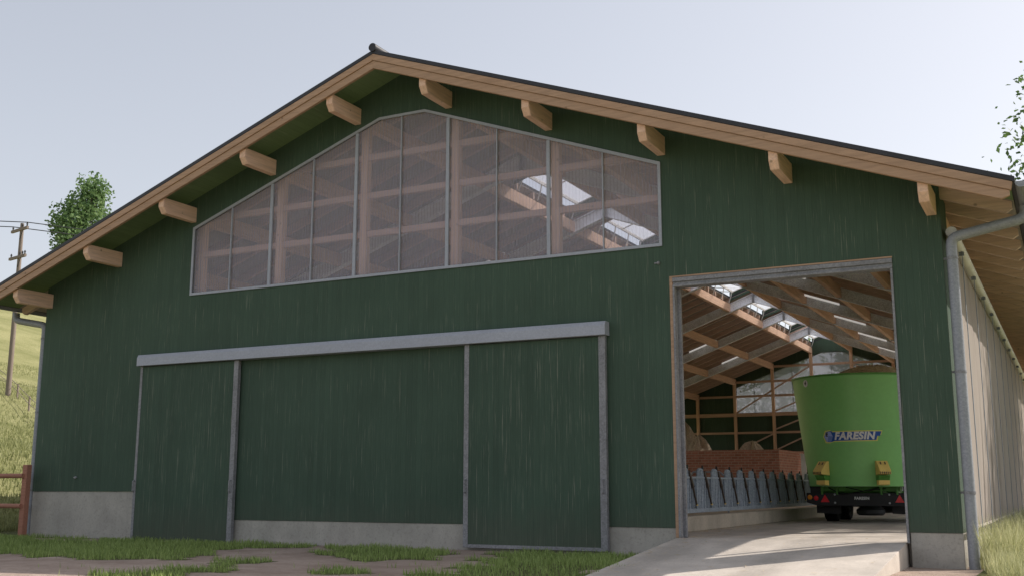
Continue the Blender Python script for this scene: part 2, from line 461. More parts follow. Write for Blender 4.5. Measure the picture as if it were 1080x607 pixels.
def gmask(x, y):
    wx = x + .22*math.sin(y*5.1+x*2.3) + .1*math.sin(y*13+1); wy = y + .2*math.sin(x*4.3+y*1.7) + .1*math.sin(x*11)
    if ((wx-HOLE[0])/HOLE[2])**2 + ((wy-HOLE[1])/HOLE[3])**2 < 1: return 0
    return 1 if any(inpoly(wx, wy, p) for p in PATCH) else 0
def axis(lo, hi, fine_lo, fine_hi, st):
    a = []; t = fine_lo
    while t <= fine_hi: a.append(t); t += st
    t, d = fine_lo, st
    while t > lo: d *= 1.28; t -= d; a.insert(0, t)
    t, d = a[-1], st
    while t < hi: d *= 1.28; t += d; a.append(t)
    return a
xs = axis(-420, 420, -17, 15, .16); ys = axis(-160, 520, -9, 1.5, .16)
g = MB(); vals = []
for y in ys:
    for x in xs:
        g.v.append((x, y, gz(x, y)))
        if x > 10.35 or x < -16 or y < -14 or y > 2: v = 1.0
        elif x < -10.4: v = .5 + .5*smooth(10.4, 14, -x)
        else: v = .5*gmask(x, y)
        vals.append(v)
nx = len(xs)
for j in range(len(ys)-1):
    for i in range(nx-1):
        a = j*nx+i; g.f.append((a, a+1, a+1+nx, a+nx))
gnd = g.build('ground', M['ground'], smooth=False)
gnd.data.polygons.foreach_set('use_smooth', [True]*len(gnd.data.polygons))
at = gnd.data.attributes.new('grass', 'FLOAT', 'POINT'); at.data.foreach_set('value', vals)
gnd['kind'] = 'structure'

fl = MB(); fl.box(-9.85, 9.85, .25, L-.1, -.5, 0); fl.box(5.62, 9.2, -.165, .25, -.5, -.001)
o = fl.build('floor', M['slab']); o['kind'] = 'structure'
pb = MB(); pb.box(-9.8, 4.8, .5, L-.4, .003, .03)
o = pb.build('straw_bounce_sheet', M['straw']); o['kind'] = 'structure'  # pale straw sheet hidden behind the fence, added to bounce light upward
rp = MB(); rp.prism([(-.165, -.0005), (-6.2, -.545), (-6.2, -1.0), (-.165, -.8)], lambda p, t: (t, p[0], p[1]), 5.615, 9.215)
o = rp.build('ramp', M['slab'], bevel=.012); o['kind'] = 'structure'
kb = MB(); kb.box(4.85, 5.08, 1.9, 41, .002, .29)
o = kb.build('kerb', M['kerb'], bevel=.015); o['kind'] = 'structure'

# ------------------------------------------------------------------ the barn
barn = empty('barn', (0, 0, 0), 'large dark green timber barn with low gable roof, wide ribbed gable window and open doorway', 'barn')
def zr(x, z0): return z0 - S*abs(x)
XZ = lambda p, t: (p[0], t, p[1])
w_ = 1.0893
win = [(-5*w_, 4.9645), (5*w_, 4.9645), (5*w_, 8.243-S*4.5*w_), (.5*w_, 8.243), (-.5*w_, 8.243), (-5*w_, 8.243-S*4.5*w_)]
# front wall
T = ZD + .012
fw = MB()
fw.prism([(-10, .72), (-6.62, .72), (-6.62, .16), (5.57, .16), (5.57, 4.393), (9.25, 4.393), (9.25, .16), (10, .16), (10, T-S*10), (0, T), (-10, T-S*10)],
         XZ, 0, .1, [win])
part(fw, 'front_wall', M['green'], barn)
bw = MB()
bw.prism([(-10, .16), (4.3, .16), (4.3, 4.393), (9.25, 4.393), (9.25, .16), (10, .16), (10, T-S*10), (0, T), (-10, T-S*10)], XZ, L-.1, L, [win])  # doorway gap out of view, added to let more light inside
part(bw, 'rear_wall', M['green'], barn)
for (a, b, z, lab) in ((-10.0, -6.64, .72, 1), (-6.636, 5.6, .16, 0), (9.26, 10.0, .16, 0)):
    p = MB(); p.box(a, b, .012, .24, -.9, z-.002); part(p, 'plinth', M['concrete'], barn, bevel=.008)
p = MB(); p.box(-10, 4.3, L-.24, L-.012, -.9, .158); p.box(9.25, 10, L-.24, L-.012, -.9, .158); part(p, 'plinth', M['concrete'], barn)
for sg in (-1, 1):
    p = MB(); a, b = sorted((sg*9.86, sg*9.995)); p.box(a, b, .245, L-.245, -.9, .155); part(p, 'plinth', M['concrete'], barn)

# roof
OPEN = [(BAY*i + 1.5, BAY*(i+1) - .06) for i in range(1, 8)]     # openings along the ridge, one in each bay
CLOSED = [(-1.09, OPEN[0][0])] + [(a[1], b[0]) for a, b in zip(OPEN, OPEN[1:])] + [(OPEN[-1][1], L+1.05)]
for sg in (-1, 1):
    d = MB(); d.slope(sg, 0, 11.05, -.99, .05, ZD, ZD+.02); part(d, 'roof_deck', M['soffit'], barn)
    d = MB(); d.slope(sg, 1.02, 11.05, .0505, L+.95, ZD, ZD+.02)
    for (a, b) in CLOSED: d.slope(sg, 0, 1.0195, max(a, .0505), b, ZD, ZD+.02)
    part(d, 'roof_deck', M['deck'], barn)
    d = MB(); d.slope(sg, 1.02, 11.12, -1.09, L+1.05, ZD+.024, ZD+.106)
    for (a, b) in CLOSED: d.slope(sg, 0, 1.0195, a, b, ZD+.024, ZD+.106)
    part(d, 'roof_sheet', M['black'], barn, bevel=.006)
    # barge boards
    for y0, y1 in ((-1.067, -1.0), (L+.95, L+1.02)):
        d = MB()
        d.prism([(.0, 9.137), (.0, 9.009), (11.06, 9.009-S*11.06), (11.085, 9.137-S*11.085)], lambda p, t: (sg*p[0], t, p[1]), y0-.022, y1)
        part(d, 'barge_board', M['fascia'], barn, bevel=.004)
        d = MB()
        d.prism([(.0, 9.005), (.0, 8.849), (10.93, 8.849-S*10.93), (11.04, 8.93-S*11.04), (11.04, 9.005-S*11.04)], lambda p, t: (sg*p[0], t, p[1]), y0, y1)
        part(d, 'barge_board', M['fascia'], barn, bevel=.004)
    # gutter
    prof = [(math.cos(a)*.085, math.sin(a)*.085) for a in [math.pi + math.pi*i/10 for i in range(11)]] + \
           [(math.cos(a)*.075, math.sin(a)*.075) for a in [2*math.pi - math.pi*i/10 for i in range(11)]]
    d = MB(); d.prism(prof, lambda p, t: (sg*11.2 + p[0], t, 5.11 + p[1]), -1.05, L+1.0); gt = part(d, 'gutter', M['pipe'], barn)
    d = MB(); d.prism([(math.cos(a)*.088, math.sin(a)*.088) for a in [math.pi + math.pi*i/10 for i in range(11)]], lambda p, t: (sg*11.2 + p[0], t, 5.11 + p[1]), -1.066, -1.051)
    e = d.build('end_cap', M['pipe'], gt)
    # rainwater pipe
    X = sg*10.125
    def arc(pts):
        out = [Vector(pts[0])]
        for a, b, c in zip(pts, pts[1:], pts[2:]):
            a, b, c = Vector(a), Vector(b), Vector(c)
            p0 = b + (a-b).normalized()*.13; p1 = b + (c-b).normalized()*.13
            for i in range(5):
                t = i/4; out.append(p0*(1-t)**2 + b*2*t*(1-t) + p1*t*t)
        out.append(Vector(pts[-1])); return out
    yp = .06 if sg > 0 else .11
    d = MB(); d.tube(arc([(sg*11.2, yp, 5.0), (sg*11.2, yp, 4.82), (X, yp, 4.62), (X, yp, -.4)]), .082, 16)
    dp = part(d, 'downpipe', M['pipe'], barn, smooth=True)
    for z in (4.3, 2.55, .75):
        q = MB(); q.lathe([(.083, z-.02), (.091, z-.02), (.091, z+.02), (.083, z+.02)], (X, yp, 0), 'z', 16)
        q.box(min(X, sg*9.97), max(X, sg*9.97), yp-.008, yp+.008, z-.016, z+.016)
        q.build('pipe_bracket', M['steel'], dp)
# ridge roll
d = MB(); d.tube([(0, -1.12, 9.265), (0, OPEN[0][0]-.1, 9.265)], .085, 14); part(d, 'ridge_cap', M['black'], barn, smooth=True)
# purlins run from gable to gable and through both
for sg in (-1, 1):
    for x in PX:
        zb = 8.585 - S*x; zt = zb + .335
        d = MB()
        d.prism([(-.998, zt), (-.998, zb+.135), (-.90, zb), (L+.9, zb), (L+.94, zb+.135), (L+.94, zt)], lambda p, t: (t, p[0], p[1]), sg*x-.075, sg*x+.075)
        part(d, 'purlin', M['wood'], barn, bevel=.008)
# rafters
k = 0
while .15 + k < L:
    y = .15 + k*1.0 if k else .17
    for sg in (-1, 1):
        d = MB()
        x0 = 1.02 if any(a - .06 < y < b + .06 for a, b in OPEN) else .02
        d.prism([(x0, ZD-.003-S*x0), (x0, ZD-.2-S*x0), (10.93, ZD-.2-S*10.93), (11.02, ZD-.11-S*11.02), (11.02, ZD-.003-S*11.02)], lambda p, t: (sg*p[0], t, p[1]), y-.05, y+.05)
        part(d, 'roof_rafter', M['woodx'], barn)
    k += 1
# steel portal frames
for i in range(1, 8):
    y = BAY*i
    for sg in (-1, 1):
        d = MB()
        d.slope(sg, 0, 9.75, y-.009, y+.009, 8.56, 8.89)
        d.slope(sg, 0, 9.75, y-.1, y+.1, 8.54, 8.558); d.slope(sg, 0, 9.75, y-.1, y+.1, 8.892, 8.91)
        part(d, 'steel_rafter', M['steeld'], barn)
        d = MB(); x = sg*9.62
        d.box(x-.01, x+.01, y-.09, y+.09, .002, 8.5-S*9.62)
        for q in (-.13, .13): d.box(x+q-.012, x+q+.012, y-.1, y+.1, .002, 8.52-S*9.62)
        part(d, 'steel_column', M['steeld'], barn)
        for x in PX[:4]:    # seat cleats where the purlins meet the frame
            pass
    d = MB(); d.box(-.05, .05, y-.13, y-.105, 8.5, 8.93); d.box(-.012, .012, y-.15, y+.15, 8.52, 8.93); part(d, 'apex_plate', M['steel'], barn)
# ridge light: clear sheets on upstand brackets over the open ridge
for sg in (-1, 1):
    for y, y2 in OPEN:
        y += .03; y2 -= .03
        d = MB()
        d.prism([(0, 9.345), (.84, 9.345-S*.84), (.84, 9.375-S*.84), (0, 9.375)], lambda p, t: (sg*p[0], t, p[1]), y, y2)
        sh = part(d, 'ridge_sheet', M['ridge'], barn)
        d = MB()
        for yy in (y+.03, (y+y2)/2, y2-.03): d.prism([(0.01, 9.315), (.845, 9.315-S*.845), (.845, 9.343-S*.845), (0.01, 9.343)], lambda p, t: (sg*p[0], t, p[1]), yy-.025, yy+.025)
        a, b = sorted((sg*.845, sg*.885)); d.box(a, b, y, y2, 8.98, 9.075)
        for j in range(4):
            yy = y + .2 + j*(y2-y-.4)/3
            d.tube([(sg*1.0, yy, 8.54), (sg*.90, yy, 8.80), (sg*.865, yy, 8.99)], .02, 6)
        d.build('sheet_frame', M['white'], sh)
        for yy in (y-.045, y2+.045):
            d = MB(); d.prism([(0, 9.37), (1.02, 9.02), (1.02, ZD-S*1.02-.1), (0, ZD-.1)], lambda p, t: (sg*p[0], t, p[1]), yy-.012, yy+.012)
            d.build('end_cheek', M['green'], sh)
# gable framing behind both gable walls
def z_front(a, b): return max(a[1], b[1]) > 4.9 or b[0] > 5.5
def framing(y0, y1, front):
    for sg in (-1, 1):
        for x in PX[:4]:
            z0 = 0.003
            if sg > 0 and x > (7 if front else 5): z0 = 4.55
            d = MB(); d.box(sg*x-.08, sg*x+.08, y0, y1, z0, 8.58-S*x); part(d, 'gable_post', M['woodz'], barn, bevel=.006)
    for z, h in ((2.75, .1), (3.86, .12), (4.88, .2), (5.92, .12), (6.73, .12), (7.55, .12)):
        xm = min(9.8, (8.75 - z)/S)
        spans = [(-xm, xm)]
        if z < 4.5: spans = [(-xm, 5.4 if front else 4.2)]
        for a, b in spans:
            d = MB(); d.box(a, b, y0+.02, y1-.03, z-h/2, z+h/2); part(d, 'gable_rail', M['rail'], barn)
    ym = (y0+y1)/2
    for a, b in (((-5.4, 2.85), (-3.3, 3.8)), ((-3.3, 2.85), (-1.15, 3.8)), ((-3.3, 4.0), (-1.15, 4.8)), ((-5.4, 5.0), (-1.15, 7.5)), ((5.4, 5.0), (1.15, 7.5)), ((-7.6, 4.0), (-9.6, 3.0)),
                 ((-3.2, 5.05), (-1.15, 5.85))):
        if front and z_front(a, b): continue
        d = MB(); d.obox((a[0], ym+.02, a[1]), (b[0], ym+.02, b[1]), .07, .13, (0, 1, 0)); part(d, 'gable_brace', M['woodx'], barn)
framing(.27, .43, True); framing(L-.3, L-.14, False)

# gable windows
def gable_window(yf, sgn, name):
    wv = MB()
    inner = []
    e = .04
    A = [(-5*w_+e, 4.9645+e), (5*w_-e, 4.9645+e), (5*w_-e, 8.243-S*4.5*w_-e*.8), (.5*w_-.01, 8.243-e), (-.5*w_+.01, 8.243-e), (-5*w_+e, 8.243-S*4.5*w_-e*.8)]
    G = .012
    B = [(-5*w_-G, 4.9645-G), (5*w_+G, 4.9645-G), (5*w_+G, 8.243-S*4.5*w_+G), (.5*w_, 8.243+G), (-.5*w_, 8.243+G), (-5*w_-G, 8.243-S*4.5*w_+G)]
    wv.prism(B, XZ, yf-.028*sgn, yf-.003*sgn, [A])
    fr = part(wv, 'window', M['alu'], barn)
    def top(x): return 8.243 - S*max(0, abs(x)-.5*w_)
    for k in range(-4, 5):
        hw = .034 if k % 2 else .011
        b = MB(); b.box(k*w_-hw, k*w_+hw, *sorted((yf-.022*sgn, yf+.02*sgn)), 4.9645+e+.001, top(k*w_)-e-.012)
        b.build('mullion', M['alu'], fr)
    for k in range(-5, 5):
        x0, x1 = k*w_+.01, (k+1)*w_-.01
        pts = [(x0, 4.9645+.01), (x1, 4.9645+.01), (x1, top(x1)-.01)]
        for xb in (.5*w_, -.5*w_):
            if x0 < xb < x1: pts.append((xb, 8.243-.01))
        pts.append((x0, top(x0)-.01))
        b = MB(); b.prism(pts, XZ, yf+.03*sgn, yf+.036*sgn); b.build('pane', M['pane' if sgn > 0 else 'pane_rear'], fr)
gable_window(0, 1, 'front'); gable_window(L, -1, 'rear')

# doorway frame
d = MB()
d.box(5.572, 5.625, -.012, .13, .002, 4.38); d.box(5.572, 9.25, -.012, .13, 4.38, 4.405)
part(d, 'doorway_lining', M['fascia'], barn)
d = MB()
d.box(5.628, 5.665, -.03, .02, .002, 4.21); d.box(5.64, 5.665, .02, .2, .002, 4.21); d.box(5.665, 5.715, .13, .2, .002, 4.21)
d.box(9.212, 9.248, -.03, .24, -.002, 4.21)
d.box(5.628, 9.248, -.03, .02, 4.30, 4.372); d.box(5.628, 9.248, .0, .06, 4.25, 4.30); d.box(5.628, 9.248, -.03, .2, 4.212, 4.25)
part(d, 'doorway_frame', M['steel'], barn, bevel=.004)

# sliding doors under their track cover
tr = MB()
tr.prism([(-.22, 3.445), (-.22, 3.62), (-.185, 3.69), (-.003, 3.69), (-.003, 3.445)], lambda p, t: (t, p[0], p[1]), -6.72, 4.44)
part(tr, 'door_track', M['alu'], barn, bevel=.006)
def sliding_door(x0, x1, zb, lw, rw, bottom):
    y0, y1 = -.13, -.06
    d = MB(); d.box(x0+lw-.01, x1-rw+.01, y0+.012, y1, zb+.01, 3.43)
    dr = part(d, 'sliding_door', M['green'], barn)
    for a, b in ((x0, x0+lw), (x1-rw, x1)):
        f = MB(); f.box(a, b, y0, y1+.02, zb, 3.44); f.build('door_stile', M['steel'], dr, bevel=.004)
    if bottom > .05:
        f = MB(); f.box(x0+lw, x1-rw, y0+.004, y1+.02, zb, zb+bottom); f.build('bottom_rail', M['steel'], dr)
    for x in (x0+lw/2, x1-rw/2):
        h = MB(); h.tube([(x, y0, .72), (x, y0-.05, .74), (x, y0-.05, .94), (x, y0, .96)], .013, 8)
        h.build('handle', M['steel'], dr, smooth=True)
sliding_door(-6.68, -3.88, -.29, .07, .12, .03)
sliding_door(1.57, 4.40, -.25, .10, .125, .06)
for x, z in ((-8.6, 1.03), (5.38, 4.66)):
    d = MB(); d.lathe([(.0, -.04), (.022, -.04), (.03, -.02), (.03, .002)], (x, 0, z), 'y', 12); d.box(x-.075, x-.03, -.015, .002, z-.01, z+.012)
    part(d, 'wall_fitting', M['steel'], barn)

# side curtains
for sg in (-1, 1):
    X = sg*10.06
    d = MB(); n = 90; rows = 12
    for j in range(rows+1):
        for i in range(n+1):
            y = .17 + (L-.33)*i/n; z = .2 + 4.52*j/rows
            d.v.append((X + sg*(.03*math.sin(math.pi*j/rows)*(1+.5*math.sin(y*2.1)) + .012*math.sin(y*5+z)), y, z))
    for j in range(rows):
        for i in range(n):
            a = j*(n+1)+i; d.f.append((a, a+1, a+n+2, a+n+1))
    if sg < 0:      # left curtain, unseen, is wound up to let light in: roll and valance only
        d.v = [(v[0], v[1], 4.2 + (v[2]-.2)*.12) for v in d.v]
    c = part(d, 'side_curtain', M['net'], barn, smooth=True)
    cb = MB(); a, b = sorted((sg*9.94, sg*9.999)); cb.box(a, b, .101, 1.0, .157, 5.4); part(cb, 'corner_board', M['green'], barn)
    d = MB(); d.tube([(sg*10.13, .17, 4.74), (sg*10.13, L-.1, 4.74)], .085, 12)
    d.build('curtain_roll', M['white'], c, smooth=True)
    if sg > 0:
        d = MB(); d.tube([(sg*10.09, .18, .2), (sg*10.09, L-.1, .2)], .03, 8); d.build('hem', M['hem'], c, smooth=True)
        y = 1.45
        while y < L:
            d = MB(); d.box(10.165, 10.175, y-.045, y+.045, .2, 4.72); d.box(sg*10.12, sg*10.2, y-.03, y+.03, 4.60, 4.66)
            d.build('curtain_cable', M['cable'], c)  # cable shaped as a flat strap, broadened to cast a thicker shadow
            y += 2.38
    d = MB()
    for y in [BAY*i for i in range(1, 8)]: d.box(min(sg*9.9, sg*9.98), max(sg*9.9, sg*9.98), y-.05, y+.05, .16, 4.95)
    part(d, 'curtain_post', M['woodz'], barn)

# tube lamps under the roof
for sg, side in ((1, 'right'), (-1, 'left')):
    for i in range(2, 8):
        y = BAY*i - .32
        d = MB(); a, b = 3.2, 4.55
        d.tube([(sg*a, y, ZD-.25-S*a), (sg*b, y, ZD-.25-S*b)], .03, 8)
        d.obox((sg*a, y, ZD-.215-S*a), (sg*b, y, ZD-.215-S*b), .07, .024)
        o = d.build('tube_lamp', M['tube'])
        tag(o, 'slim white tube lamp under the %s roof slope beside a steel rafter' % side, 'lamp', 'tube lamps under the %s roof slope' % side)

# ------------------------------------------------------------------ feed fence
ff = empty('feed_fence', (4.95, 2, .29), 'grey galvanised headlock feed fence with dark diagonal bars standing on the concrete kerb', 'fence')
fx = 4.965
d = MB()
d.box(fx-.03, fx+.03, 1.95, 36.2, .34, .42); d.box(fx-.03, fx+.03, 1.95, 36.2, .99, 1.03)
part(d, 'rail', M['gate'], ff, bevel=.005)
def up(mb, y, z0, z1, wd=.035): mb.box(fx-.02, fx+.02, y-wd/2, y+wd/2, z0, z1)
i = 0; y = 2.35
while y < 36:
    d = MB()
    # rounded loop of broad flat bar
    r = .15
    pts = [(fx, y-r, .42)] + [(fx, y - r*math.cos(a) if False else y - r + .09*(1-math.cos(a)), 1.08 + .09*math.sin(a)) for a in [math.pi/2*t/4 for t in range(5)]]
    pts += [(fx, y + r - .09*(1-math.cos(a)), 1.08 + .09*math.sin(a)) for a in [math.pi/2*(4-t)/4 for t in range(5)]] + [(fx, y+r, .42)]
    d.tube(pts, .03, 6)
    up(d, y-.05, .42, 1.15, .05); up(d, y+.05, .42, 1.15, .05)
    up(d, y+.27, .34, 1.02, .05); up(d, y-.25, .34, 1.0, .045)
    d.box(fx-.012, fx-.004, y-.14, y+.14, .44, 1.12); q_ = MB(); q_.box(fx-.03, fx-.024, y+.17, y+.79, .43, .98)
    up(d, y+.42, .34, 1.02, .04); up(d, y+.52, .34, 1.0, .03)
    d.box(fx-.04, fx+.04, y+r-.01, y+r+.09, .42, .52)
    hl = part(d, 'headlock', M['gate'], ff)
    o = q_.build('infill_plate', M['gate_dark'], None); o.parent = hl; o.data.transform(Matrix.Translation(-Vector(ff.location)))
    b = MB(); b.obox((fx+.03, y+.17, 1.13), (fx+.035, y+.40, .82), .05, .05); b.obox((fx+.035, y+.40, .82), (fx+.035, y+.60, .5), .03, .03)
    o = b.build('lock_bar', M['rust'], None); o.parent = hl; o.data.transform(Matrix.Translation(-Vector(ff.location)))
    b = MB(); b.box(fx+.02, fx+.055, y+.59, y+.62, .475, .505)
    o = b.build('bar_tip', M['yellow'], None); o.parent = hl; o.data.transform(Matrix.Translation(-Vector(ff.location)))
    b = MB(); b.box(fx-.015, fx+.015, y+.16, y+.185, 1.08, 1.25); b.box(fx-.02, fx+.02, y+.15, y+.2, 1.17, 1.205)
    o = b.build('latch', M['dark'], None); o.parent = hl; o.data.transform(Matrix.Translation(-Vector(ff.location)))
    y += .955; i += 1

# cubicle concrete wall behind the fence and brick bay at the far end
bk = MB()
bk.box(-9.7, -1.3, 36, 36.3, .003, 2.66); bk.box(-1.6, -1.3, 36.305, 42.8, .003, 2.66)
tag(bk.build('brick_wall', M['brick']), 'low red brick bay wall at the far end of the barn', 'wall')
bs = MB(); bs.box(-9.8, -6.2, 29, 29.3, .003, 2.15); tag(bs.build('brick_partition', M['brick']), 'short red brick partition left of the long brick wall, with white rail', 'wall')
pw = MB()
pw.box(.4, .62, 33.0, 33.05, .003, 2.3); pw.box(.36, .66, 32.98, 33.07, 2.3, 2.34)
tag(pw.build('white_post', M['white'], bevel=.01), 'narrow white board post in front of the lit end of the brick wall', 'post')
dv = MB()
for yy in (16.0,):
    dv.tube([(.6, yy, 0.003), (.6, yy, 1.15), (.75, yy, 1.3), (1.6, yy, 1.3), (1.85, yy, 1.1), (1.85, yy, .003)], .03, 8)
tag(dv.build('stall_divider', M['alu'], smooth=True), 'bent galvanised tube stall divider behind the feed fence', 'rail')

def mound(cx, cy, z0, rx, ry, h, n=40, rough=.12, steps=0, seed=1):
    rnd = random.Random(seed); mb = MB(); m = 14
    ph = [rnd.uniform(0, 6.28) for _ in range(8)]
    for i in range(m+1):
        t = i/m
        for j in range(n):
            a = 2*math.pi*j/n
            k = 1 + rough*(math.sin(3*a+ph[0])+.6*math.sin(5*a+ph[1]+4*t)+.4*math.sin(9*a+ph[2]))
            r = ((1-t) if not steps else (1-t**3.5)**.6)*k
            zz = h*(1-(1-t)**2)**.8 if not steps else h*t
            if steps and 0 < i < m: r *= 1 + .06*math.sin(zz/h*steps*math.pi*2)
            zz *= 1 + .08*math.sin(4*a+ph[3])
            jit = rnd.uniform(-.008, .008)*h
            mb.v.append((cx+rx*r*math.cos(a), cy+ry*r*math.sin(a), z0+zz+jit))
    for i in range(m):
        for j in range(n):
            a, b = i*n+j, i*n+(j+1)%n; mb.f.append((a, b, b+n, a+n))
    return mb
tag(mound(-7.05, 39.0, 0.004, .98, 1.3, 4.05, steps=6, seed=3).build('straw_stack', M['straw'], smooth=True), 'tall layered pile of grey straw behind the brick wall, left end', 'straw')
tag(mound(-5.95, 38.0, 0.004, .8, 1.1, 3.3, steps=4, seed=4).build('straw_heap', M['straw'], smooth=True), 'rounded grey straw heap showing over the brick wall beside the tall pile', 'straw')
tag(mound(-3.1, 37.8, 0.004, 1.5, 1.3, 2.95, seed=5).build('straw_heap', M['straw'], smooth=True), 'flat straw heap just showing over the middle of the brick wall', 'straw')

# ------------------------------------------------------------------ feed mixer wagon
CX, YR = 7.02, 8.25           # centre line, rear of tub at floor level
wag = empty('feed_mixer_wagon', (CX, 10.5, 0), 'tall bright green feed mixer wagon seen from behind, black light bar and yellow wheel chocks', 'trailer')
ZB, ZT = .85, 3.40
def radius(z): return 1.22 + .30*(z-ZB)/(ZT-ZB)
def back(z): return 9.47     # centre of the rear half round
def surf(u, z, off=.0):
    r = radius(z); a = u/r
    return Vector((CX + (r+off)*math.sin(a), back(z) - (r+off)*math.cos(a), z))
tub = MB(); n = 64; rows = [(ZB, 0), (ZB+.03, .0)] + [(ZB + (ZT-ZB)*t/8, 0) for t in range(1, 9)]
def ring(z, off):
    r = radius(z)+off; pts = []
    for i in range(n):
        a = math.pi*2*i/n
        x, y = math.sin(a), -math.cos(a)
        pts.append((CX + r*x, (back(z) + r*y) if y < 0 else (back(z)+3.4 + r*y), z))
    return pts
rr = [ring(z, o) for z, o in rows] + [ring(ZT, -.02)] + [ring(ZT-.5, -.03), ring(ZB+.05, -.03)]
for p in rr: tub.v += p
for i in range(len(rr)-1):
    for j in range(n):
        a, b = i*n+j, i*n+(j+1) % n; tub.f.append((a, b, b+n, a+n))
tub.f.append(tuple(range(n))); 
tubo = part(tub, 'tub', M['tub'], wag, smooth=True)
def sub(mb, name, mat, parent=None, **k):
    o = mb.build(name, mat, None, **k); o.parent = parent or wag; o.data.transform(Matrix.Translation(-Vector(wag.location))); return o
lp = MB()
for z0, z1, o0 in ((ZT-.035, ZT+.01, .018),):
    A, B, C_, D_ = ring(z0, .001), ring(z0, o0), ring(z1, o0), ring(z1, -.03)
    o = len(lp.v)
    for p in (A, B, C_, D_): lp.v += p
    for i in range(3):
        for j in range(n): a, b = o+i*n+j, o+i*n+(j+1)%n; lp.f.append((a, b, b+n, a+n))
sub(lp, 'tub_rim', M['lip'], tubo, smooth=True)
# underside and frame
d = MB()
d.box(CX-.62, CX-.5, 9.0, 14.6, .5, .72); d.box(CX+.5, CX+.62, 9.0, 14.6, .5, .72)
for yy in (9.6, 10.9, 12.5): d.box(CX-.95, CX+.95, yy, yy+.12, .62, .74)
d.box(CX-.9, CX+.9, 9.02, 9.1, .74, .845)
for xx in (-.85, -.5, .5, .85): d.box(CX+xx-.02, CX+xx+.02, 8.9, 9.6, .66, .845)
d.tube([(CX, 14.4, .6), (CX, 16.6, .55)], .07, 8)
part(d, 'chassis', M['lip'], wag)
d = MB()
d.tube([(CX-.7, 8.95, .82), (CX-.4, 8.9, .66), (CX, 8.93, .72), (CX+.45, 8.9, .82)], .014, 6); d.tube([(CX-.3, 8.95, .83), (CX+.1, 8.9, .74), (CX+.6, 8.93, .8)], .012, 6)
part(d, 'hose', M['rubber'], wag)
# auger gearboxes
for yy in (9.9, 12.9):
    d = MB(); d.lathe([(0, .17), (.28, .17), (.33, .22), (.33, .3), (.2, .42), (.2, .84)], (CX+.08, yy, 0), 'z', 28); part(d, 'gearbox', M['dark'], wag, smooth=True)
# light bar
yb = 8.95; bx = 7.07
d = MB()
d.prism([(-1.27, .70), (-1.27, .47), (-1.02, .40), (1.02, .40), (1.27, .47), (1.27, .70)], lambda p, t: (bx+p[0], t, p[1]), yb, yb+.06)
bar = part(d, 'light_bar', M['blackpaint'], wag, bevel=.008)
d = MB()
for sg in (-1, 1): d.box(bx+sg*.5-.05, bx+sg*.5+.05, yb+.062, yb+.3, .42, .7)
sub(d, 'bar_arm', M['blackpaint'], bar)
for sg in (-1, 1):
    b = MB(); b.lathe([(0, -.035), (.04, -.03), (.055, -.012), (.058, .0)], (bx+sg*1.195, yb, .595), 'y', 20); sub(b, 'indicator_lamp', M['orange'], bar, smooth=True)
    b = MB(); b.lathe([(0, -.035), (.04, -.03), (.055, -.012), (.058, .0)], (bx+sg*1.05, yb, .575), 'y', 20); sub(b, 'tail_lamp', M['red'], bar, smooth=True)
    b = MB(); b.prism([(-.1, .485), (.1, .485), (0, .66)], lambda p, t: (bx+sg*.84+p[0], t, p[1]), yb-.02, yb-.002); sub(b, 'triangle_reflector', M['red'], bar)
    for z in (.66, .47):
        b = MB(); b.lathe([(0, -.02), (.022, -.018), (.024, 0)], (bx+sg*.615, yb, z), 'y', 10); sub(b, 'bolt', M['rim'], bar)
    b = MB(); b.box(bx+sg*1.06-.13, bx+sg*1.06+.03*0+.13, yb+.07, yb+.13, .68, .87); sub(b, 'bar_bracket', M['blackpaint'], bar)
    b = MB(); x = bx+sg*.87; b.prism([(-.28, .46), (.28, .46), (.28, .2), (-.28, .22)], lambda p, t: (x+p[0], t, p[1]), yb+.5, yb+.52); part(b, 'mud_flap', M['blackpaint'], wag)
    # wheels
    for yy in (10.75, 12.05):
        xw = CX + sg*(.98 if yy < 11 else .92); rT = .41; hw = .155
        t = MB(); t.lathe([(.24, -hw*.9), (.33, -hw), (rT-.03, -hw), (rT, -hw*.75), (rT, hw*.75), (rT-.03, hw), (.33, hw), (.24, hw*.9)], (xw, yy, rT), 'x', 36)
        for q in range(36):
            a = 2*math.pi*q/36
            for s2 in (-1, 1):
                t.obox((xw, yy+math.cos(a)*(rT+.004), rT+math.sin(a)*(rT+.004)), (xw+s2*hw*.8, yy+math.cos(a+.1)*(rT+.004), rT+math.sin(a+.1)*(rT+.004)), .03, .016, (0, math.cos(a), math.sin(a)))
        wh = part(t, 'wheel', M['rubber'], wag, smooth=True)
        t = MB(); t.lathe([(.242, -hw*.9), (.225, -hw*.6), (.20, -.04), (.0, -.03), (.0, .03), (.2, .04), (.225, hw*.6), (.242, hw*.9)], (xw, yy, rT), 'x', 28); sub(t, 'rim', M['rim'], wh, smooth=True)
    for yy in (10.75, 12.05):
        pass
for yy in (10.75, 12.05):
    t = MB(); t.tube([(CX-.9, yy, .41), (CX+.9, yy, .41)], .06, 10); part(t, 'axle', M['blackpaint'], wag)
